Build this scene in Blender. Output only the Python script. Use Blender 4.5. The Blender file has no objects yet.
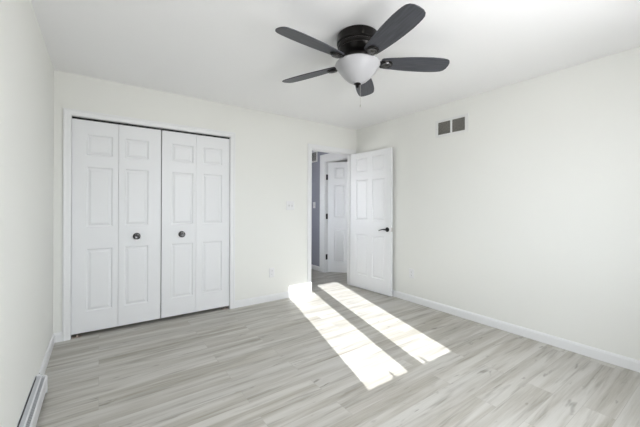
import bpy, bmesh, math, random
from mathutils import Vector, Matrix
random.seed(4)
SC = bpy.context.scene
COL = SC.collection
PI = math.pi

# ---------------------------------------------------------------- room numbers (metres)
WL, WR = -0.334, 3.295        # left and right wall faces
YB, YF = 3.630, -0.35         # far wall (closet) and window wall faces
H = 2.44
T = 0.11                      # wall thickness
HX = 3.41                     # hall wall face
CL0, CL1 = -0.2103, 1.2696    # closet opening
DO0, DO1 = 2.445, 3.205       # bedroom doorway
DH = 2.045                    # door opening height
SUN_K, SUN_T = 0.288, 0.485   # sun: sideways and downward travel per metre
VX0, VX1, VZ0, VZ1 = 4.35, 4.95, 1.0, 1.9       # unseen window added in the hall's left wall to light the hall
WX0, WX1, WZ0, WZ1 = 0.845, 1.975, 0.88, 2.17

# ---------------------------------------------------------------- camera
cam = bpy.data.cameras.new('camera')
cam.lens = 17.372
cam.sensor_width = 36
cam.shift_y = -0.0110
cam.clip_start = 0.02
cam_o = bpy.data.objects.new('camera', cam)
COL.objects.link(cam_o)
cam_o.location = (0, 0, 1.2286)
cam_o.rotation_euler = (Matrix.Rotation(-0.6202, 3, 'Z') @ Matrix.Rotation(PI/2, 3, 'X') @ Matrix.Rotation(0.0043, 3, 'Z')).to_euler()
SC.camera = cam_o

# ---------------------------------------------------------------- world, sun, daylight, exposure
w = bpy.data.worlds.new('sky')
SC.world = w
w.use_nodes = True
bg = w.node_tree.nodes['Background']
nt = w.node_tree
wtc = nt.nodes.new('ShaderNodeTexCoord')
wsep = nt.nodes.new('ShaderNodeSeparateXYZ')
wr = nt.nodes.new('ShaderNodeValToRGB')
wr.color_ramp.elements[0].position = 0.47
wr.color_ramp.elements[0].color = (0.66, 0.66, 0.67, 1)      # lawn and paving below the horizon
wr.color_ramp.elements[1].position = 0.53
wr.color_ramp.elements[1].color = (0.90, 0.94, 1.0, 1)      # bright hazy sky
wm = nt.nodes.new('ShaderNodeMath')
wm.operation = 'MULTIPLY_ADD'
wm.inputs[1].default_value = 0.5
wm.inputs[2].default_value = 0.5
nt.links.new(wtc.outputs['Generated'], wsep.inputs[0])
nt.links.new(wsep.outputs['Z'], wm.inputs[0])
nt.links.new(wm.outputs[0], wr.inputs[0])
nt.links.new(wr.outputs[0], bg.inputs[0])
bg.inputs[1].default_value = 21
sun = bpy.data.lights.new('sun', 'SUN')
sun.energy = 11.5
sun.angle = math.radians(0.25)
sun.color = (0.97, 0.98, 1.0)
so = bpy.data.objects.new('sun', sun)
COL.objects.link(so)
so.location = (0, -6, 5)
so.rotation_euler = Vector((SUN_K, 1, -SUN_T)).to_track_quat('-Z', 'Y').to_euler()

def area(name, loc, direction, sx, sy, power, color=(1, 1, 1), portal=False):
    l = bpy.data.lights.new(name, 'AREA')
    l.shape = 'RECTANGLE'
    l.size, l.size_y, l.energy, l.color = sx, sy, power, color
    if portal:
        l.cycles.is_portal = True
    o = bpy.data.objects.new(name, l)
    COL.objects.link(o)
    o.location = loc
    o.rotation_euler = Vector(direction).to_track_quat('-Z', 'Z').to_euler()
    return o
area('added_hall_portal', (1.52, (VX0+VX1)/2, (VZ0+VZ1)/2), (1, 0, 0), VX1-VX0, VZ1-VZ0, 1, portal=True)  # portal for the added hall window
area('window_portal', ((WX0+WX1)/2, YF-T-0.03, (WZ0+WZ1)/2), (0, 1, 0), WX1-WX0, WZ1-WZ0, 1, portal=True)

SC.view_settings.view_transform = 'Standard'
SC.view_settings.look = 'None'
SC.view_settings.gamma = 1
SC.view_settings.exposure = 0.28

# ---------------------------------------------------------------- materials
def mat(name, color, rough=0.5, metal=0.0, bump=None, spec=0.5, var=None):
    m = bpy.data.materials.new(name)
    m.use_nodes = True
    nt = m.node_tree
    b = nt.nodes['Principled BSDF']
    b.inputs['Base Color'].default_value = (*color, 1)
    b.inputs['Roughness'].default_value = rough
    b.inputs['Metallic'].default_value = metal
    b.inputs['Specular IOR Level'].default_value = spec
    tc = nt.nodes.new('ShaderNodeTexCoord')
    if bump:
        sc, st, dist = bump
        n = nt.nodes.new('ShaderNodeTexNoise')
        n.inputs['Scale'].default_value = sc
        n.inputs['Detail'].default_value = 3
        nt.links.new(tc.outputs['Object'], n.inputs['Vector'])
        bp = nt.nodes.new('ShaderNodeBump')
        bp.inputs['Strength'].default_value = st
        bp.inputs['Distance'].default_value = dist
        nt.links.new(n.outputs['Fac'], bp.inputs['Height'])
        nt.links.new(bp.outputs['Normal'], b.inputs['Normal'])
    if var:
        sc, amt = var
        n = nt.nodes.new('ShaderNodeTexNoise')
        n.inputs['Scale'].default_value = sc
        nt.links.new(tc.outputs['Object'], n.inputs['Vector'])
        r = nt.nodes.new('ShaderNodeMix')
        r.data_type = 'RGBA'
        r.inputs[6].default_value = (*[c*(1-amt) for c in color], 1)
        r.inputs[7].default_value = (*[min(1, c*(1+amt)) for c in color], 1)
        nt.links.new(n.outputs['Fac'], r.inputs[0])
        nt.links.new(r.outputs[2], b.inputs['Base Color'])
    return m

M_wall = mat('wall_paint', (0.82, 0.823, 0.785), 0.75, bump=(220, 0.08, 0.002), spec=0.25, var=(1.3, 0.01))
M_ceil = mat('ceiling_paint', (0.94, 0.94, 0.94), 0.85, bump=(120, 0.15, 0.003), spec=0.2, var=(0.9, 0.012))
M_trim = mat('white_trim_paint', (0.82, 0.826, 0.825), 0.38, bump=(60, 0.03, 0.001), spec=0.4)
M_door = mat('white_door_paint', (0.82, 0.828, 0.835), 0.42, bump=(90, 0.05, 0.001), spec=0.4)
M_hall = mat('hall_grey_paint', (0.31, 0.32, 0.375), 0.75, bump=(220, 0.08, 0.002), spec=0.25)
M_bronze = mat('dark_bronze', (0.022, 0.020, 0.019), 0.28, 0.75, bump=(40, 0.03, 0.001))
M_medal = mat('worn_bronze', (0.09, 0.088, 0.088), 0.25, 0.8, var=(40, 0.2))
M_black = mat('black_steel', (0.02, 0.02, 0.02), 0.4, 0.6, var=(30, 0.1))
M_nickel = mat('brushed_metal', (0.62, 0.60, 0.57), 0.3, 1.0, var=(60, 0.08))
M_brass = mat('aged_bracket', (0.55, 0.46, 0.40), 0.45, 0.4, var=(60, 0.1))
M_plate = mat('white_plastic', (0.80, 0.80, 0.80), 0.3, var=(30, 0.01))
M_vent = mat('vent_enamel', (0.76, 0.765, 0.75), 0.4, var=(30, 0.01))
M_slot = mat('dark_socket', (0.12, 0.12, 0.12), 0.6, var=(30, 0.1))
M_grille = mat('grille_metal', (0.36, 0.35, 0.32), 0.5, 0.2, var=(40, 0.08))
M_vent_shade = mat('vent_shade', (0.06, 0.058, 0.052), 0.8, var=(10, 0.2))  # dark tone for the shade behind the louvres
M_heat = mat('heater_enamel', (0.72, 0.73, 0.74), 0.35, 0.1, var=(20, 0.03))
M_hood = mat('heater_grey_enamel', (0.50, 0.51, 0.53), 0.35, 0.2, var=(20, 0.04))
M_fin = mat('heater_fins', (0.42, 0.43, 0.45), 0.35, 0.8, var=(50, 0.1))
M_globe = mat('frosted_glass', (0.47, 0.47, 0.485), 0.35, spec=0.5, var=(8, 0.02))
M_closet = mat('closet_paint', (0.6, 0.6, 0.58), 0.8, var=(3, 0.03))

def blade_mat():
    m = mat('blade_wood', (0.05, 0.055, 0.065), 0.42, spec=0.45)
    nt = m.node_tree
    b = nt.nodes['Principled BSDF']
    tc = nt.nodes.new('ShaderNodeTexCoord')
    mp = nt.nodes.new('ShaderNodeMapping')
    mp.inputs['Scale'].default_value = (3, 40, 3)
    n = nt.nodes.new('ShaderNodeTexNoise')
    n.inputs['Scale'].default_value = 2
    n.inputs['Detail'].default_value = 5
    r = nt.nodes.new('ShaderNodeValToRGB')
    r.color_ramp.elements[0].position = 0.35
    r.color_ramp.elements[0].color = (0.040, 0.042, 0.050, 1)
    r.color_ramp.elements[1].position = 0.7
    r.color_ramp.elements[1].color = (0.072, 0.076, 0.092, 1)
    nt.links.new(tc.outputs['Object'], mp.inputs[0])
    nt.links.new(mp.outputs[0], n.inputs['Vector'])
    nt.links.new(n.outputs['Fac'], r.inputs[0])
    nt.links.new(r.outputs[0], b.inputs['Base Color'])
    return m
M_blade = blade_mat()

def glass_mat():
    m = bpy.data.materials.new('window_glass')
    m.use_nodes = True
    nt = m.node_tree
    nt.nodes.clear()
    o = nt.nodes.new('ShaderNodeOutputMaterial')
    mx = nt.nodes.new('ShaderNodeMixShader')
    tr = nt.nodes.new('ShaderNodeBsdfTransparent')
    gl = nt.nodes.new('ShaderNodeBsdfGlossy')
    gl.inputs['Roughness'].default_value = 0.02
    mx.inputs[0].default_value = 0.06
    nt.links.new(tr.outputs[0], mx.inputs[1])
    nt.links.new(gl.outputs[0], mx.inputs[2])
    nt.links.new(mx.outputs[0], o.inputs[0])
    return m
M_glass = glass_mat()

def floor_mat():
    m = bpy.data.materials.new('vinyl_plank')
    m.use_nodes = True
    nt = m.node_tree
    N = nt.nodes
    Lk = nt.links.new
    b = N['Principled BSDF']
    tc = N.new('ShaderNodeTexCoord')
    br = N.new('ShaderNodeTexBrick')
    br.offset = 0.37
    br.offset_frequency = 2
    br.inputs['Color1'].default_value = (0, 0, 0, 1)
    br.inputs['Color2'].default_value = (1, 1, 1, 1)
    br.inputs['Mortar'].default_value = (0.5, 0.5, 0.5, 1)
    br.inputs['Scale'].default_value = 1
    br.inputs['Mortar Size'].default_value = 0.0011
    br.inputs['Mortar Smooth'].default_value = 0.2
    br.inputs['Bias'].default_value = 0
    br.inputs['Brick Width'].default_value = 1.22
    br.inputs['Row Height'].default_value = 0.152
    Lk(tc.outputs['Object'], br.inputs['Vector'])
    sep = N.new('ShaderNodeSeparateColor')
    Lk(br.outputs['Color'], sep.inputs[0])
    wv = N.new('ShaderNodeMath'); wv.operation = 'MULTIPLY'; wv.inputs[1].default_value = 37.0
    Lk(sep.outputs[0], wv.inputs[0])

    def grain(sx, sy, scale, detail, dist, p0, p1):
        mp = N.new('ShaderNodeMapping')
        mp.inputs['Scale'].default_value = (sx, sy, 1)
        Lk(tc.outputs['Object'], mp.inputs[0])
        n = N.new('ShaderNodeTexNoise')
        n.noise_dimensions = '4D'
        n.inputs['Scale'].default_value = scale
        n.inputs['Detail'].default_value = detail
        n.inputs['Distortion'].default_value = dist
        Lk(mp.outputs[0], n.inputs['Vector'])
        Lk(wv.outputs[0], n.inputs['W'])
        r = N.new('ShaderNodeMapRange')
        r.inputs['From Min'].default_value = p0
        r.inputs['From Max'].default_value = p1
        r.interpolation_type = 'SMOOTHSTEP'
        Lk(n.outputs['Fac'], r.inputs['Value'])
        return r.outputs[0]
    broad = grain(0.55, 7.5, 1.6, 3, 0.5, 0.36, 0.64)
    streak = grain(1.1, 14.0, 1.6, 3, 0.9, 0.50, 0.74)
    fine = grain(2.5, 60.0, 2.0, 5, 0.4, 0.30, 0.70)
    knot = grain(4.0, 17.0, 1.3, 2, 0.8, 0.64, 0.76)

    def mix(a, bcol, fac, mode='MIX'):
        x = N.new('ShaderNodeMix')
        x.data_type = 'RGBA'
        x.blend_type = mode
        if hasattr(fac, 'links'):
            Lk(fac, x.inputs[0])
        else:
            x.inputs[0].default_value = fac
        for s, v in ((6, a), (7, bcol)):
            if hasattr(v, 'links'):
                Lk(v, x.inputs[s])
            else:
                x.inputs[s].default_value = (*v, 1)
        return x.outputs[2]
    def scl(v, k, off=0.0):
        x = N.new('ShaderNodeMath'); x.operation = 'MULTIPLY_ADD'
        x.inputs[1].default_value = k; x.inputs[2].default_value = off
        Lk(v, x.inputs[0])
        return x.outputs[0]
    c = mix((0.350, 0.324, 0.268), (0.56, 0.545, 0.50), broad)
    c = mix(c, (0.49, 0.48, 0.45), scl(sep.outputs[0], 0.5))
    c = mix(c, (0.20, 0.18, 0.145), scl(streak, 0.66))
    c = mix(c, (0.66, 0.645, 0.615), scl(fine, 0.25))
    c = mix(c, (0.17, 0.155, 0.13), scl(knot, 0.65))
    c = mix(c, (0.33, 0.31, 0.28), scl(br.outputs['Fac'], 0.55))
    Lk(c, b.inputs['Base Color'])
    b.inputs['Roughness'].default_value = 0.42
    b.inputs['Specular IOR Level'].default_value = 0.4
    bp = N.new('ShaderNodeBump')
    bp.inputs['Strength'].default_value = 0.12
    bp.inputs['Distance'].default_value = 0.002
    Lk(fine, bp.inputs['Height'])
    Lk(bp.outputs['Normal'], b.inputs['Normal'])
    return m
M_floor = floor_mat()

# ---------------------------------------------------------------- mesh helpers
def box(bm, x0, x1, y0, y1, z0, z1, mtx=None):
    vs = [bm.verts.new(p) for p in ((x0, y0, z0), (x1, y0, z0), (x1, y1, z0), (x0, y1, z0),
                                    (x0, y0, z1), (x1, y0, z1), (x1, y1, z1), (x0, y1, z1))]
    if mtx:
        for v in vs:
            v.co = mtx @ v.co
    for f in ((0, 3, 2, 1), (4, 5, 6, 7), (0, 1, 5, 4), (1, 2, 6, 5), (2, 3, 7, 6), (3, 0, 4, 7)):
        bm.faces.new([vs[i] for i in f])
    return vs

def lathe(bm, prof, seg=48, mtx=None):
    """profile [(radius, z)] turned about z; closed where the radius is 0"""
    rings = []
    for r, z in prof:
        if r < 1e-6:
            v = bm.verts.new((0, 0, z)); rings.append([v])
        else:
            rings.append([bm.verts.new((r*math.cos(2*PI*k/seg), r*math.sin(2*PI*k/seg), z)) for k in range(seg)])
    if mtx:
        for rg in rings:
            for v in rg:
                v.co = mtx @ v.co
    for a, c in zip(rings, rings[1:]):
        for k in range(seg):
            k2 = (k+1) % seg
            if len(a) == 1 and len(c) == 1:
                continue
            if len(a) == 1:
                bm.faces.new((a[0], c[k2], c[k]))
            elif len(c) == 1:
                bm.faces.new((a[k], a[k2], c[0]))
            else:
                bm.faces.new((a[k], a[k2], c[k2], c[k]))

def tube(bm, pts, r, seg=10):
    pts = [Vector(p) for p in pts]
    rr = r if isinstance(r, (list, tuple)) else [r]*len(pts)
    rings = []
    for i, p in enumerate(pts):
        d = (pts[min(i+1, len(pts)-1)]-pts[max(i-1, 0)]).normalized()
        u = d.orthogonal().normalized() if i == 0 else (u - d*u.dot(d)).normalized()
        v = d.cross(u)
        rings.append([bm.verts.new(p+(u*math.cos(2*PI*k/seg)+v*math.sin(2*PI*k/seg))*rr[i]) for k in range(seg)])
    for a, c in zip(rings, rings[1:]):
        for k in range(seg):
            bm.faces.new((a[k], a[(k+1) % seg], c[(k+1) % seg], c[k]))
    bm.faces.new(rings[0][::-1]); bm.faces.new(rings[-1])

def build(name, bm, m, parent=None, smooth=False, bevel=0.0, seg=2):
    bmesh.ops.recalc_face_normals(bm, faces=bm.faces)
    me = bpy.data.meshes.new(name)
    bm.to_mesh(me); bm.free()
    me.materials.append(m)
    if smooth:
        for p in me.polygons:
            p.use_smooth = True
        me.set_sharp_from_angle(angle=math.radians(35))
    o = bpy.data.objects.new(name, me)
    COL.objects.link(o)
    if parent:
        o.parent = parent
    if bevel:
        md = o.modifiers.new('bevel', 'BEVEL')
        md.width = bevel; md.segments = seg; md.limit_method = 'ANGLE'
        md.angle_limit = math.radians(40)
    return o

def boxes(name, lst, m, parent=None, bevel=0.0):
    bm = bmesh.new()
    for b in lst:
        box(bm, *b)
    return build(name, bm, m, parent, bevel=bevel)

def struct(o, label=None):
    o['kind'] = 'structure'
    if label:
        o['label'] = label
    return o

def thing(name, label, cat, loc=(0, 0, 0), rz=0.0, group=None):
    o = bpy.data.objects.new(name, None)
    o.empty_display_size = 0.05
    COL.objects.link(o)
    o.location = loc; o.rotation_euler = (0, 0, rz)
    o['label'] = label; o['category'] = cat
    if group:
        o['group'] = group
    return o

# ---------------------------------------------------------------- shell
struct(boxes('floor', [(WL-T, 5.2, YF-T, 6.6, -0.06, 0.0)], M_floor), 'grey wood look vinyl plank floor')
struct(boxes('ceiling', [(WL-T, WR+T, YF-T, YB+T, H, H+0.08)], M_ceil), 'flat white ceiling of the bedroom')
struct(boxes('ceiling_hall', [(WL-T, 5.2, YB+T, 6.6, H, H+0.08), (WR+T, 5.2, 3.2, YB+T, H, H+0.08)], M_ceil))
struct(boxes('wall_left', [(WL-T, WL, YF-T, YB+T, 0, H)], M_wall), 'off-white wall on the left above the baseboard heater')
struct(boxes('wall_right', [(WR, WR+T, YF-T, YB, 0, H)], M_wall), 'off-white wall on the right with the high vent')
struct(boxes('wall_back', [
    (WL, CL0-0.02, YB, YB+T, 0, H), (CL0-0.02, CL1+0.02, YB, YB+T, DH+0.025, H),
    (CL1+0.02, DO0-0.02, YB, YB+T, 0, H), (DO0-0.02, DO1+0.02, YB, YB+T, DH+0.02, H),
    (DO1+0.02, HX, YB, YB+T, 0, H)], M_wall), 'off-white wall with the closet and the open doorway')
struct(boxes('wall_front', [
    (WL, WX0, YF-T, YF, 0, H), (WX1, WR, YF-T, YF, 0, H),
    (WX0, WX1, YF-T, YF, 0, WZ0), (WX0, WX1, YF-T, YF, WZ1, H)], M_wall))

# hall beyond the doorway
HO0, HO1 = 3.88, 4.625         # opening in the hall wall
HDH = 2.072
struct(boxes('wall_hall_right', [
    (HX, HX+T, YB, HO0, 0, H), (HX, HX+T, HO1, 6.4, 0, H), (HX, HX+T, HO0, HO1, HDH, H)], M_hall),
    'grey-blue hall wall seen through the doorway')
struct(boxes('wall_hall_left', [(1.55, 1.66, YB+T, VX0, 0, H), (1.55, 1.66, VX1, 6.4, 0, H), (1.55, 1.66, VX0, VX1, 0, VZ0), (1.55, 1.66, VX0, VX1, VZ1, H)], M_hall))
struct(boxes('wall_hall_far', [(1.55, HX+T, 6.4, 6.5, 0, H)], M_hall))
w3 = struct(bpy.data.objects.new('added_hall_window', None)); COL.objects.link(w3)  # made-up window, lets daylight into the hall
w3.location = (1.55, VX0, VZ0)
a_, b_ = VX1-VX0, VZ1-VZ0
boxes('window_frame', [(0.01, 0.1, 0, 0.04, 0, b_), (0.01, 0.1, a_-0.04, a_, 0, b_), (0.01, 0.1, 0.04, a_-0.04, 0, 0.04), (0.01, 0.1, 0.04, a_-0.04, b_-0.04, b_)], M_trim, w3)
boxes('window_pane', [(0.05, 0.054, 0.04, a_-0.04, 0.04, b_-0.04)], M_glass, w3)
struct(boxes('wall_hall_near', [(1.66, DO0-0.02, YB+T, YB+T+0.012, 0, H), (DO0-0.02, DO1+0.02, YB+T, YB+T+0.012, DH+0.02, H),
                                (DO1+0.02, HX, YB+T, YB+T+0.012, 0, H)], M_hall))
# room behind the ajar hall door
struct(boxes('wall_side_room', [(HX+T, 5.1, 3.3, 3.4, 0, H), (HX+T, 5.1, 5.4, 5.5, 0, H), (5.1, 5.2, 3.3, 5.5, 0, H)], M_closet))
# closet interior
struct(boxes('wall_closet', [(WL, 1.55, 4.32, 4.42, 0, H), (WL-T, WL, YB+T, 4.42, 0, H)], M_closet))

# ---------------------------------------------------------------- casings and baseboards
CAS = [(0.0, 0.0), (0.0, 0.009), (0.010, 0.012), (0.034, 0.014), (0.046, 0.018), (0.057, 0.016), (0.057, 0.0)]
def casing(name, a0, a1, top, place, prof=CAS, label=None, wid=None):
    """U-shaped mitred casing round an opening a0..a1 x 0..top; place(a, z, out) gives the world point"""
    bm = bmesh.new()
    k = 1.0 if wid is None else wid/0.057
    cols = []
    for j in range(4):
        row = []
        for off, th in prof:
            off *= k
            a = a0-off if j < 2 else a1+off
            z = 0.0 if j in (0, 3) else top+off
            row.append(bm.verts.new(place(a, z, th)))
        cols.append(row)
    for r0, r1 in zip(cols, cols[1:]):
        for i in range(len(prof)-1):
            bm.faces.new((r0[i], r0[i+1], r1[i+1], r1[i]))
    bm.faces.new(cols[0]); bm.faces.new(cols[-1])
    return struct(build(name, bm, M_trim), label)
on_back = lambda a, z, t: (a, YB-t, z)
casing('trim_1', CL0-0.002, CL1+0.002, DH+0.008, on_back, label='white casing round the double closet')
casing('trim_2', DO0-0.004, DO1+0.004, DH, on_back, label='white casing round the open doorway', wid=0.065)
casing('trim_3', HO0, HO1, HDH-0.012, lambda a, z, t: (HX-t, a, z), label='white casing round the ajar door in the hall', wid=0.135)
# jambs
struct(boxes('trim_4', [(CL0-0.02, CL0, YB, YB+T, 0, DH+0.025), (CL1, CL1+0.02, YB, YB+T, 0, DH+0.025),
                        (CL0, CL1, YB+0.001, YB+T, DH+0.007, DH+0.025)], M_trim), 'closet jamb')
struct(boxes('trim_5', [(DO0-0.02, DO0, YB, YB+T, 0, DH+0.02), (DO1, DO1+0.02, YB, YB+T, 0, DH+0.02),
                        (DO0, DO1, YB, YB+T, DH, DH+0.02),
                        (DO0, DO0+0.011, YB+0.04, YB+0.075, 0, DH), (DO1-0.011, DO1, YB+0.04, YB+0.075, 0, DH),
                        (DO0+0.011, DO1-0.011, YB+0.04, YB+0.075, DH-0.011, DH)], M_trim), 'doorway jamb with its stop')
struct(boxes('trim_6', [(HX+0.001, HX+T, HO1-0.018, HO1, 0, HDH), (HX+0.001, HX+T, HO0, HO0+0.018, 0, HDH),
                        (HX+0.001, HX+T, HO0+0.018, HO1-0.018, HDH-0.018, HDH)], M_trim), 'hall door jamb')
# closet head track
struct(boxes('trim_7', [(CL0, CL1, YB+0.03, YB+0.07, DH-0.008, DH+0.007)], M_black))

BASE = [(0, 0), (0.013, 0), (0.013, 0.066), (0.010, 0.076), (0.006, 0.083), (0.0, 0.085)]
def baseboard(name, runs, label=None):
    """runs: (point a, point b, outward normal) on the floor"""
    bm = bmesh.new()
    for a, b_, n in runs:
        a, b_, n = Vector((*a, 0)), Vector((*b_, 0)), Vector((*n, 0))
        r0 = [bm.verts.new(a+n*d+Vector((0, 0, z))) for d, z in BASE]
        r1 = [bm.verts.new(b_+n*d+Vector((0, 0, z))) for d, z in BASE]
        for i in range(len(BASE)):
            j = (i+1) % len(BASE)
            bm.faces.new((r0[i], r0[j], r1[j], r1[i]))
        bm.faces.new(r0[::-1]); bm.faces.new(r1)
    return struct(build(name, bm, M_trim), label)
CW = 0.0595
baseboard('baseboard_back', [((WL, YB), (CL0-CW, YB), (0, -1)), ((CL1+CW, YB), (DO0-CW-0.010, YB), (0, -1)),
                             ((DO1+CW+0.010, YB), (WR, YB), (0, -1))], 'white baseboard under the closet wall')
baseboard('baseboard_right', [((WR, YF), (WR, YB-0.013), (-1, 0))], 'white baseboard along the right wall')
baseboard('baseboard_left', [((WL, 2.83), (WL, YB-0.013), (1, 0))], 'white baseboard on the left wall past the heater')
baseboard('baseboard_front', [((WL+0.07, YF), (WR-0.013, YF), (0, 1))])
baseboard('baseboard_hall', [((HX, HO1+0.137), (HX, 6.4), (-1, 0))], 'white baseboard in the hall')

# ---------------------------------------------------------------- window behind the camera
GY = YF-0.075
win = struct(bpy.data.objects.new('window_1', None)); COL.objects.link(win)
win.location = ((WX0+WX1)/2, YF, WZ0)
def inwin(name, lst, m, bevel=0.0):
    o = boxes(name, [(a-win.location.x, b-win.location.x, c-YF, d-YF, e-WZ0, f-WZ0) for a, b, c, d, e, f in lst], m, win, bevel)
    return o
PX = [(0.917, 1.331), (1.503, 1.906)]     # the two panes
PZ0, PZ1 = 0.915, 2.124
inwin('window_frame', [(WX0, PX[0][0]-0.03, GY-0.03, YF-0.01, WZ0, WZ1), (PX[1][1]+0.03, WX1, GY-0.03, YF-0.01, WZ0, WZ1),
                       (PX[0][1]+0.04, PX[1][0]-0.04, GY-0.03, YF-0.01, WZ0, WZ1),
                       (PX[0][0]-0.03, PX[0][1]+0.04, GY-0.03, YF-0.01, PZ1+0.03, WZ1),
                       (PX[1][0]-0.04, PX[1][1]+0.03, GY-0.03, YF-0.01, PZ1+0.03, WZ1),
                       (PX[0][0]-0.03, PX[0][1]+0.04, GY-0.03, YF-0.03, WZ0, PZ0-0.02),
                       (PX[1][0]-0.04, PX[1][1]+0.03, GY-0.03, YF-0.03, WZ0, PZ0-0.02)], M_trim)
for (a, b), (sl, sr) in zip(PX, ((0.03, 0.04), (0.04, 0.03))):
    fr = [(a-sl, a, GY-0.014, GY+0.014, PZ0-0.02, PZ1+0.03), (b, b+max(sr, 0.001), GY-0.014, GY+0.014, PZ0-0.02, PZ1+0.03),
          (a, b, GY-0.014, GY+0.014, PZ1, PZ1+0.03), (a, b, GY-0.014, GY+0.014, PZ0-0.02, PZ0)]
    inwin('window_sash', fr, M_trim)
    inwin('window_pane', [(a, b, GY-0.002, GY+0.002, PZ0, PZ1)], M_glass)
inwin('window_sill', [(WX0-0.05, WX1+0.05, YF-0.03, YF+0.03, WZ0-0.025, WZ0)], M_trim, 0.004)
for cx in (1.195, 1.572):
    bm = bmesh.new()
    box(bm, -0.022, 0.022, -0.012, 0.016, 0, 0.018)
    tube(bm, [(0.004, 0, 0.016), (0.002, 0.002, 0.046), (-0.003, 0.003, 0.058)], [0.012, 0.010, 0.008])
    o = build('window_crank', bm, M_plate, win)
    o.location = (cx-win.location.x, GY+0.03-YF, PZ0-0.02-WZ0)
wt = bmesh.new()
for a0, a1, z0, z1 in ((WX0-0.06, WX0, WZ0-0.0, WZ1+0.06), (WX1, WX1+0.06, WZ0, WZ1+0.06), (WX0, WX1, WZ1, WZ1+0.06), (WX0-0.06, WX1+0.06, WZ0-0.085, WZ0-0.025)):
    box(wt, a0, a1, YF, YF+0.014, z0, z1)
struct(build('trim_8', wt, M_trim))

# ---------------------------------------------------------------- panelled doors
def panel_slab(name, width, height, thick, cols, rows, parent, both=True, m=M_door):
    """slab x 0..width, y 0..thick, z 0..height; moulded panels on y=0 (and y=thick)"""
    bm = bmesh.new()
    xs = sorted({0.0, width, *[c for p in cols for c in p]})
    zs = sorted({0.0, height, *[c for p in rows for c in p]})
    RG = [(0.0, 0.0), (0.004, 0.004), (0.011, 0.0095), (0.017, 0.0095), (0.036, 0.0025)]
    def face(y0, sgn, panels):
        g = {}
        for i, x in enumerate(xs):
            for j, z in enumerate(zs):
                g[i, j] = bm.verts.new((x, y0, z))
        for i in range(len(xs)-1):
            for j in range(len(zs)-1):
                x0, x1, z0, z1 = xs[i], xs[i+1], zs[j], zs[j+1]
                q = [g[i, j], g[i+1, j], g[i+1, j+1], g[i, j+1]]
                if panels and (x0, x1) in cols and (z0, z1) in rows:
                    for ins, dep in RG[1:]:
                        n = [bm.verts.new((a, y0+sgn*dep, c)) for a, c in
                             ((x0+ins, z0+ins), (x1-ins, z0+ins), (x1-ins, z1-ins), (x0+ins, z1-ins))]
                        for k in range(4):
                            bm.faces.new((q[k], q[(k+1) % 4], n[(k+1) % 4], n[k]))
                        q = n
                bm.faces.new(q)
        return g
    a = face(0.0, 1, True)
    b = face(thick, -1, both)
    nx, nz = len(xs)-1, len(zs)-1
    for i in range(nx):
        bm.faces.new((a[i, 0], a[i+1, 0], b[i+1, 0], b[i, 0]))
        bm.faces.new((a[i, nz], a[i+1, nz], b[i+1, nz], b[i, nz]))
    for j in range(nz):
        bm.faces.new((a[0, j], a[0, j+1], b[0, j+1], b[0, j]))
        bm.faces.new((a[nx, j], a[nx, j+1], b[nx, j+1], b[nx, j]))
    return build(name, bm, m, parent)

ROWS = [(0.226, 0.817), (1.026, 1.594), (1.706, 1.900)]
# --- bifold closet doors: two pairs
def bifold(name, x0, x1, fold, cols, knob_x, bracket_x, label):
    t = thing(name, label, 'closet door', (x0, YB+0.018, 0))
    struct(t)
    zb = 0.034
    for (a, b_), c in zip(((x0+0.002, fold-0.0012), (fold+0.0012, x1-0.002)), cols):
        p = panel_slab('door_leaf', b_-a, 1.997, 0.030, [(c[0]-a, c[1]-a)], [(r0-zb, r1-zb) for r0, r1 in ROWS], t, both=False)
        p.location = (a-x0, 0, zb)
    bm = bmesh.new()
    R = Matrix.Rotation(PI/2, 4, 'X')
    lathe(bm, [(0, 0.0), (0.034, 0.0), (0.034, 0.003), (0.029, 0.006), (0.016, 0.007), (0.013, 0.018), (0.021, 0.024),
               (0.030, 0.030), (0.031, 0.036), (0.026, 0.041), (0.018, 0.0425), (0.012, 0.040), (0.0, 0.0405)], 32, R)
    k = build('knob', bm, M_medal, t, smooth=True)
    k['label'] = 'round dark bronze knob'
    k.location = (knob_x-x0, 0, 0.918)
    bm = bmesh.new()
    box(bm, -0.035, 0.035, -0.016, 0.03, 0.0, 0.003)
    box(bm, -0.035, -0.032, -0.016, 0.03, 0.003, 0.014)
    lathe(bm, [(0, 0.003), (0.006, 0.003), (0.006, 0.021), (0, 0.021)], 12)
    g = build('floor_bracket', bm, M_brass, t)
    g.location = (bracket_x-x0, 0.010, 0)
    return t
MID = 0.532
bifold('door_2', CL0, MID, 0.153, [(-0.100, 0.106), (0.207, 0.415)], 0.311, CL0+0.045, 'left pair of white bifold closet doors with one dark knob')
bifold('door_3', MID+0.005, CL1, 0.888, [(0.634, 0.857), (0.959, 1.181)], 0.737, CL1-0.045, 'right pair of white bifold closet doors with one dark knob')

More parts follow.
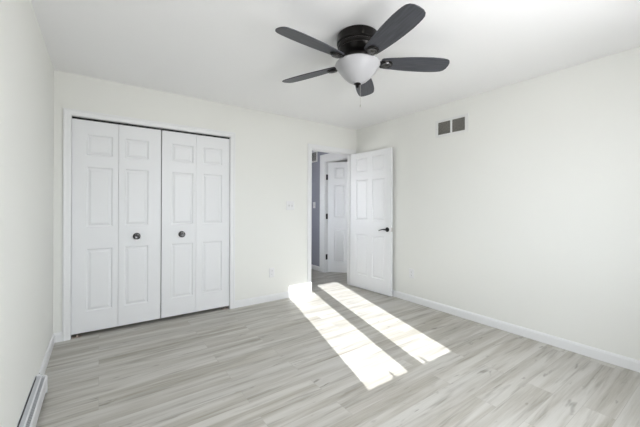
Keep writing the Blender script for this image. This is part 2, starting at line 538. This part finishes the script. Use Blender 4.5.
# --- bedroom door, swung open against the right wall
DW = 0.778
d1 = struct(thing('door_1', 'white six-panel door standing wide open beside the right wall', 'door', (DO1-0.002, YB-0.004, 0.0)))
tip = Vector((3.253, 2.856))-Vector(d1.location[:2])
d1.rotation_euler = (0, 0, math.atan2(tip.y, tip.x))
sixcol = [(0.118, 0.356), (0.440, 0.668)]
RZ = [(0.210, 0.815), (1.030, 1.630), (1.748, 1.960)]
s = panel_slab('door_panel', DW, 2.022, 0.035, sixcol, [(a-0.012, b-0.012) for a, b in RZ], d1)
s.location = (0, -0.0355, 0.012)       # camera side is local -y
def lever(parent, x, z, yface, sgn):
    """rosette and lever on a door face; sgn -1 = towards local -y"""
    bm = bmesh.new()
    R = Matrix.Rotation(PI/2 if sgn < 0 else -PI/2, 4, 'X')
    lathe(bm, [(0, 0), (0.032, 0), (0.032, 0.004), (0.028, 0.008), (0.015, 0.010), (0.011, 0.014), (0.011, 0.045 if sgn < 0 else 0.032), (0.0, 0.045 if sgn < 0 else 0.032)], 32, R)
    r = build('door_handle', bm, M_black, parent, smooth=True)
    r['label'] = 'dark bronze lever handle with round plate'
    r.location = (x, yface, z)
    bm = bmesh.new()
    y = sgn*(0.044 if sgn < 0 else 0.034)
    tube(bm, [(0.010, y, 0), (-0.02, y, 0.002), (-0.05, y*1.02, 0.001), (-0.08, y*1.05, -0.008), (-0.108, y*1.0, -0.017), (-0.120, y*0.93, -0.020)],
         [0.010, 0.0095, 0.008, 0.007, 0.0065, 0.004], 12)
    build('lever', bm, M_medal, r, smooth=True)
lever(d1, DW-0.062, 0.915, -0.0355, -1)
lever(d1, DW-0.062, 0.915, -0.0005, 1)
bm = bmesh.new()
box(bm, DW-0.0005, DW+0.0012, -0.030, -0.006, 0.885, 0.945)
box(bm, DW, DW+0.010, -0.024, -0.012, 0.906, 0.924)
build('latch_plate', bm, M_nickel, d1)
def knuckle(parent, z, x, y, name='hinge', leaf=None):
    bm = bmesh.new()
    for k in range(5):
        M = Matrix.Translation((x, y, z-0.045+k*0.018))
        lathe(bm, [(0, 0), (0.0055, 0), (0.0055, 0.0172), (0, 0.0172)], 14, M)
    lathe(bm, [(0, 0), (0.004, 0.001), (0.0035, 0.006), (0, 0.008)], 14, Matrix.Translation((x, y, z+0.0445)))
    if leaf:
        box(bm, *leaf, z-0.045, z+0.045)
    o = build(name, bm, M_black, parent)
    return o
for z in (0.28, 1.03, 1.78):
    knuckle(d1, z, -0.001, 0.0058, leaf=(-0.0008, 0.0, -0.030, 0.003))

# --- hall door, ajar
hd = struct(thing('door_4', 'white six-panel hall door ajar, seen through the doorway', 'door', (HX+0.058, HO1-0.026, 0)))
hv = Vector((0.225, -0.275))
hd.rotation_euler = (0, 0, math.atan2(hv.y, hv.x))
s = panel_slab('door_panel', 0.725, 2.038, 0.035, [(0.12, 0.315), (0.415, 0.61)], [(a-0.012, b-0.012) for a, b in RZ], hd)
s.location = (0.004, -0.0, 0.012)
for z in (0.292, 1.045, 1.773):
    bm = bmesh.new()
    box(bm, HX+0.020, HX+0.056, HO1-0.0215, HO1-0.0185, z-0.05, z+0.05)
    for k in range(5):
        lathe(bm, [(0, 0), (0.007, 0), (0.007, 0.019), (0, 0.019)], 14, Matrix.Translation((HX+0.018, HO1-0.026, z-0.05+k*0.020)))
    hh_ = build('hinge', bm, M_black, hd)
    hh_['label'] = 'black door hinge'
    hh_.matrix_parent_inverse = (Matrix.Translation(hd.location) @ Matrix.Rotation(hd.rotation_euler.z, 4, 'Z')).inverted()

# ---------------------------------------------------------------- wall plates
def plate_base(parent, wid, hgt, m=M_plate):
    bm = bmesh.new()
    a, b = wid/2, hgt/2
    pr = [(0, 0.0), (0.0, 0.002), (0.004, 0.0055), (0.010, 0.0062)]
    rows = []
    for ins, t in pr:
        rows.append([bm.verts.new((x, -t, z)) for x, z in ((-a+ins, -b+ins), (a-ins, -b+ins), (a-ins, b-ins), (-a+ins, b-ins))])
    for r0, r1 in zip(rows, rows[1:]):
        for k in range(4):
            bm.faces.new((r0[k], r0[(k+1) % 4], r1[(k+1) % 4], r1[k]))
    bm.faces.new(rows[-1]); bm.faces.new(rows[0][::-1])
    return build('cover_plate', bm, m, parent)
def screw(parent, x, z):
    bm = bmesh.new()
    lathe(bm, [(0, 0), (0.0032, 0), (0.0026, 0.0014), (0, 0.0018)], 12, Matrix.Translation((x, -0.0061, z)) @ Matrix.Rotation(PI/2, 4, 'X'))
    build('screw', bm, M_nickel, parent, smooth=True)
def outlet(label, loc, rz):
    t = thing('wall_outlet', label, 'outlet', loc, rz, )
    plate_base(t, 0.075, 0.120)
    for zc in (0.021, -0.021):
        bm = bmesh.new()
        n = 20
        ring = [(0.017*math.cos(2*PI*k/n), max(-0.0125, min(0.0125, 0.0175*math.sin(2*PI*k/n)))) for k in range(n)]
        f = [bm.verts.new((x, -0.006, zc+z)) for x, z in ring]
        g = [bm.verts.new((x, -0.0078, zc+z)) for x, z in ring]
        for k in range(n):
            bm.faces.new((f[k], f[(k+1) % n], g[(k+1) % n], g[k]))
        bm.faces.new(g); bm.faces.new(f[::-1])
        s = build('socket', bm, M_plate, t)
        bm = bmesh.new()
        box(bm, -0.0075, -0.0055, -0.0083, -0.0074, zc-0.002, zc+0.007)
        box(bm, 0.0055, 0.0075, -0.0083, -0.0074, zc-0.002, zc+0.007)
        lathe(bm, [(0, 0), (0.0025, 0), (0.0025, 0.0009), (0, 0.0009)], 12, Matrix.Translation((0, -0.0074, zc-0.007)) @ Matrix.Rotation(PI/2, 4, 'X'))
        build('slot', bm, M_slot, s)
    screw(t, 0, 0)
    return t
outlet('white outlet plate low on the wall between closet and doorway', (1.827, YB, 0.367), 0)
outlet('white outlet plate low on the right wall beside the open door', (WR, 2.563, 0.366), -PI/2)
def switch(label, loc, rz, gangs):
    t = thing('light_switch', label, 'light switch', loc, rz)
    plate_base(t, 0.075+0.047*(gangs-1), 0.120)
    for g in range(gangs):
        x = (g-(gangs-1)/2)*0.046
        bm = bmesh.new()
        box(bm, x-0.0055, x+0.0055, -0.0074, -0.0060, -0.0125, 0.0125)
        h = build('toggle_slot', bm, M_grille, t)
        bm = bmesh.new()
        vs = box(bm, x-0.0038, x+0.0038, -0.018, -0.0072, -0.004, 0.008)
        for v in vs:
            if v.co.y < -0.01:
                v.co.z += 0.005
        build('toggle', bm, M_plate, h)
        screw(t, x, 0.030); screw(t, x, -0.030)
    return t
switch('white double light switch on the wall left of the doorway', (2.100, YB, 1.24), 0, 2)
switch('white single light switch on the grey hall wall', (HX, 4.965, 1.254), -PI/2, 1)

# ---------------------------------------------------------------- vents
def vent(name, label, loc, rz, wid, hgt, cells, slats, m_frame=M_plate, m_slat=None):
    """cells: list of (x0, x1) openings; opening height is hgt minus borders"""
    t = thing(name, label, 'air vent', loc, rz)
    a, b = wid/2, hgt/2
    z0, z1 = -b+0.028, b-0.028
    bm = bmesh.new()
    xs = [-a]
    for c in cells:
        xs += [c[0], c[1]]
    xs.append(a)
    for i in range(0, len(xs), 2):
        box(bm, xs[i], xs[i+1], -0.007, 0, -b, b)
    for c in cells:
        box(bm, c[0], c[1], -0.007, 0, -b, z0)
        box(bm, c[0], c[1], -0.007, 0, z1, b)
    build('vent_frame', bm, m_frame, t)
    bm = bmesh.new()
    box(bm, cells[0][0], cells[-1][1], -0.0012, -0.0002, z0, z1)
    build('shade_backing', bm, M_vent_shade, t)  # thin flat sheet, the vent's inner shade painted into its colour
    for c in cells:
        bm = bmesh.new()
        for k in range(slats):
            z = z0+(k+0.5)*(z1-z0)/slats
            M = Matrix.Translation((0, -0.0036, z)) @ Matrix.Rotation(math.radians(-38), 4, 'X')
            box(bm, c[0], c[1], -0.0031, 0.0031, -0.0005, 0.0005, M)
        build('louvre_panel', bm, m_slat or M_grille, t)
    for x in (-a+0.012, a-0.012):
        bm = bmesh.new()
        lathe(bm, [(0, 0), (0.0035, 0), (0.003, 0.0014), (0, 0.0018)], 12, Matrix.Translation((x, -0.007, 0)) @ Matrix.Rotation(PI/2, 4, 'X'))
        build('screw', bm, M_nickel, t, smooth=True)
    return t
vent('wall_vent', 'white two-section return vent high on the right wall', (WR, 2.018, 2.158), -PI/2, 0.405, 0.202,
     [(-0.167, -0.009), (0.013, 0.166)], 16, M_vent)
vent('hall_vent', 'small white vent high on the grey hall wall', (HX, 4.99, 2.200), -PI/2, 0.25, 0.22, [(-0.095, 0.095)], 9, M_plate, M_plate)

# ---------------------------------------------------------------- baseboard heater
HY0, HY1 = -0.20, 2.70
ht = thing('baseboard_heater', 'white baseboard heater at the foot of the left wall', 'heater', (WL, 0, 0))
def strip(name, prof, y0, y1, m, parent=ht):
    bm = bmesh.new()
    r0 = [bm.verts.new((x, y0, z)) for x, z in prof]
    r1 = [bm.verts.new((x, y1, z)) for x, z in prof]
    n = len(prof)
    for i in range(n):
        bm.faces.new((r0[i], r0[(i+1) % n], r1[(i+1) % n], r1[i]))
    bm.faces.new(r0[::-1]); bm.faces.new(r1)
    return build(name, bm, m, parent)
strip('back_plate', [(0, 0.0), (0.003, 0.0), (0.003, 0.124), (0, 0.124)], HY0, HY1, M_heat)
strip('top_hood', [(0.0105, 0.126), (0.028, 0.120), (0.028, 0.117), (0.0105, 0.123)], HY0+0.02, HY1-0.02, M_hood)
strip('hood_rail', [(0.0282, 0.121), (0.034, 0.118), (0.034, 0.108), (0.031, 0.108), (0.031, 0.116), (0.0282, 0.1175)], HY0+0.02, HY1-0.02, M_heat)
strip('front_cover', [(0.050, 0.112), (0.055, 0.109), (0.058, 0.103), (0.058, 0.030), (0.054, 0.026), (0.050, 0.026), (0.054, 0.032), (0.054, 0.102), (0.053, 0.106), (0.050, 0.109)],
      HY0+0.02, HY1-0.02, M_heat)
bm = bmesh.new()
y = HY0+0.03
while y < HY1-0.03:
    box(bm, 0.0342, 0.0498, y, y+0.009, 0.1085, 0.1105)
    y += 0.016
build('outlet_louvre', bm, M_hood, ht)
strip('slot_shade_strip', [(0.0032, 0.02), (0.0052, 0.02), (0.0052, 0.122), (0.0032, 0.122)], HY0+0.02, HY1-0.02, M_black)  # black strip standing in for the shade in the slot along the wall
bm = bmesh.new()
y = HY0+0.04
while y < HY1-0.04:
    box(bm, 0.010, 0.044, y, y+0.0012, 0.035, 0.095)
    y += 0.016
tube(bm, [(0.027, HY0+0.01, 0.065), (0.027, HY1-0.01, 0.065)], 0.009)
build('fin_tube', bm, M_fin, ht)
for y in (HY0, HY1-0.022):
    c = strip('end_cap', [(0.004, 0.0), (0.060, 0.0), (0.060, 0.102), (0.054, 0.112), (0.032, 0.124), (0.004, 0.130)], y, y+0.022, M_heat)
    c.modifiers.new('bevel', 'BEVEL').width = 0.002

# ---------------------------------------------------------------- ceiling fan
FX, FY = 1.486, 1.63
fan = thing('ceiling_fan', 'dark five-blade ceiling fan with a frosted glass bowl light', 'ceiling fan', (FX, FY, H))
def turned(name, prof, m, parent=fan, seg=64):
    bm = bmesh.new()
    lathe(bm, prof, seg)
    return build(name, bm, m, parent, smooth=True)
turned('motor_housing', [(0, 0), (0.136, 0), (0.143, -0.006), (0.146, -0.030), (0.147, -0.062), (0.143, -0.068), (0.139, -0.070), (0.139, -0.076),
                         (0.143, -0.079), (0.141, -0.092), (0.134, -0.096), (0.132, -0.103), (0.135, -0.106), (0.128, -0.122),
                         (0.108, -0.138), (0.092, -0.150), (0.088, -0.166), (0.0, -0.166)], M_bronze)
turned('flywheel', [(0, -0.166), (0.098, -0.166), (0.104, -0.172), (0.104, -0.184), (0.098, -0.188), (0, -0.188)], M_bronze)
turned('light_fitter', [(0, -0.188), (0.070, -0.188), (0.085, -0.192), (0.118, -0.196), (0.121, -0.206), (0.0, -0.206)], M_bronze)
bowl = turned('glass_bowl', [(0, -0.200), (0.150, -0.199), (0.157, -0.203), (0.158, -0.211), (0.151, -0.220), (0.146, -0.228), (0.136, -0.244), (0.119, -0.268),
                      (0.096, -0.296), (0.068, -0.320), (0.040, -0.336), (0.018, -0.342), (0, -0.343)], M_globe)
bowl['label'] = 'frosted white glass bowl shade'
turned('finial', [(0, -0.338), (0.024, -0.339), (0.026, -0.344), (0.018, -0.350), (0.011, -0.354), (0.012, -0.361), (0.007, -0.369), (0, -0.371)], M_bronze, seg=24)
bm = bmesh.new()
ca = math.radians(-40)
cx, cy = 0.020*math.cos(ca), 0.020*math.sin(ca)
tube(bm, [(cx, cy, -0.345), (cx, cy, -0.485)], 0.0011, 6)
for k in range(27):
    lathe(bm, [(0, -0.002), (0.0017, -0.001), (0.0017, 0.001), (0, 0.002)], 6, Matrix.Translation((cx, cy, -0.349-0.005*k)))
lathe(bm, [(0, -0.507), (0.004, -0.504), (0.0045, -0.495), (0.002, -0.486), (0, -0.485)], 12, Matrix.Translation((cx, cy, 0)))
build('pull_chain', bm, M_nickel, fan, smooth=True)

PITCH = math.radians(13)
def blade_mesh():
    """blade along +x from x=0.165 to 0.66"""
    bm = bmesh.new()
    st = [(0.165, 0.038), (0.175, 0.049), (0.21, 0.055), (0.28, 0.063), (0.36, 0.071), (0.44, 0.075), (0.52, 0.076), (0.57, 0.073),
          (0.600, 0.070), (0.628, 0.064), (0.646, 0.052), (0.657, 0.030), (0.660, 0.0)]
    out = [(x, h) for x, h in st] + [(x, -h) for x, h in st[-2::-1]]
    lo = [bm.verts.new((x, y, -0.0032)) for x, y in out]
    hi = [bm.verts.new((x, y, 0.0032)) for x, y in out]
    n = len(out)
    for i in range(n):
        bm.faces.new((lo[i], lo[(i+1) % n], hi[(i+1) % n], hi[i]))
    bm.faces.new(lo[::-1]); bm.faces.new(hi)
    return bm
def arm_mesh():
    bm = bmesh.new()
    # flat arm from the flywheel widening to a plate under the blade root
    sec = [(0.090, 0.017, 0.012), (0.115, 0.015, 0.008), (0.140, 0.017, -0.002), (0.158, 0.030, -0.0060), (0.185, 0.040, -0.0065), (0.215, 0.040, -0.0065),
           (0.238, 0.030, -0.0065), (0.250, 0.014, -0.0065)]
    rows = []
    for x, h, z in sec:
        rows.append([bm.verts.new((x, -h, z)), bm.verts.new((x, h, z)), bm.verts.new((x, h*0.9, z-0.0055)), bm.verts.new((x, -h*0.9, z-0.0055))])
    for a, c in zip(rows, rows[1:]):
        for k in range(4):
            bm.faces.new((a[k], a[(k+1) % 4], c[(k+1) % 4], c[k]))
    bm.faces.new(rows[0]); bm.faces.new(rows[-1][::-1])
    return bm
def medal_mesh():
    bm = bmesh.new()
    S = Matrix.Translation((0.203, 0, -0.0118)) @ Matrix.Diagonal((1.25, 1, 1, 1))
    lathe(bm, [(0, 0), (0.030, 0), (0.031, -0.004), (0.027, -0.009), (0.020, -0.007), (0.015, -0.008), (0.008, -0.012), (0, -0.013)], 28, S)
    return bm
PB = build('blade', blade_mesh(), M_blade, fan, bevel=0.0015)
PA = build('blade_arm', arm_mesh(), M_bronze, fan, bevel=0.0015)
PM = build('medallion', medal_mesh(), M_medal, PA, smooth=True)
FLIP = 1
for k in range(5):
    ang = math.radians(-176+72*k)
    if k == 0:
        b_, a_, m_ = PB, PA, PM
    else:
        b_, a_, m_ = PB.copy(), PA.copy(), PM.copy()
        for o in (b_, a_, m_):
            COL.objects.link(o)
        b_.parent = fan; a_.parent = fan; m_.parent = a_
    for o in (b_, a_):
        o.location = (0, 0, -0.190)
        o.rotation_mode = 'XYZ'
        o.rotation_euler = (Matrix.Rotation(ang, 3, 'Z') @ Matrix.Rotation(-FLIP*PITCH, 3, 'X')).to_euler()
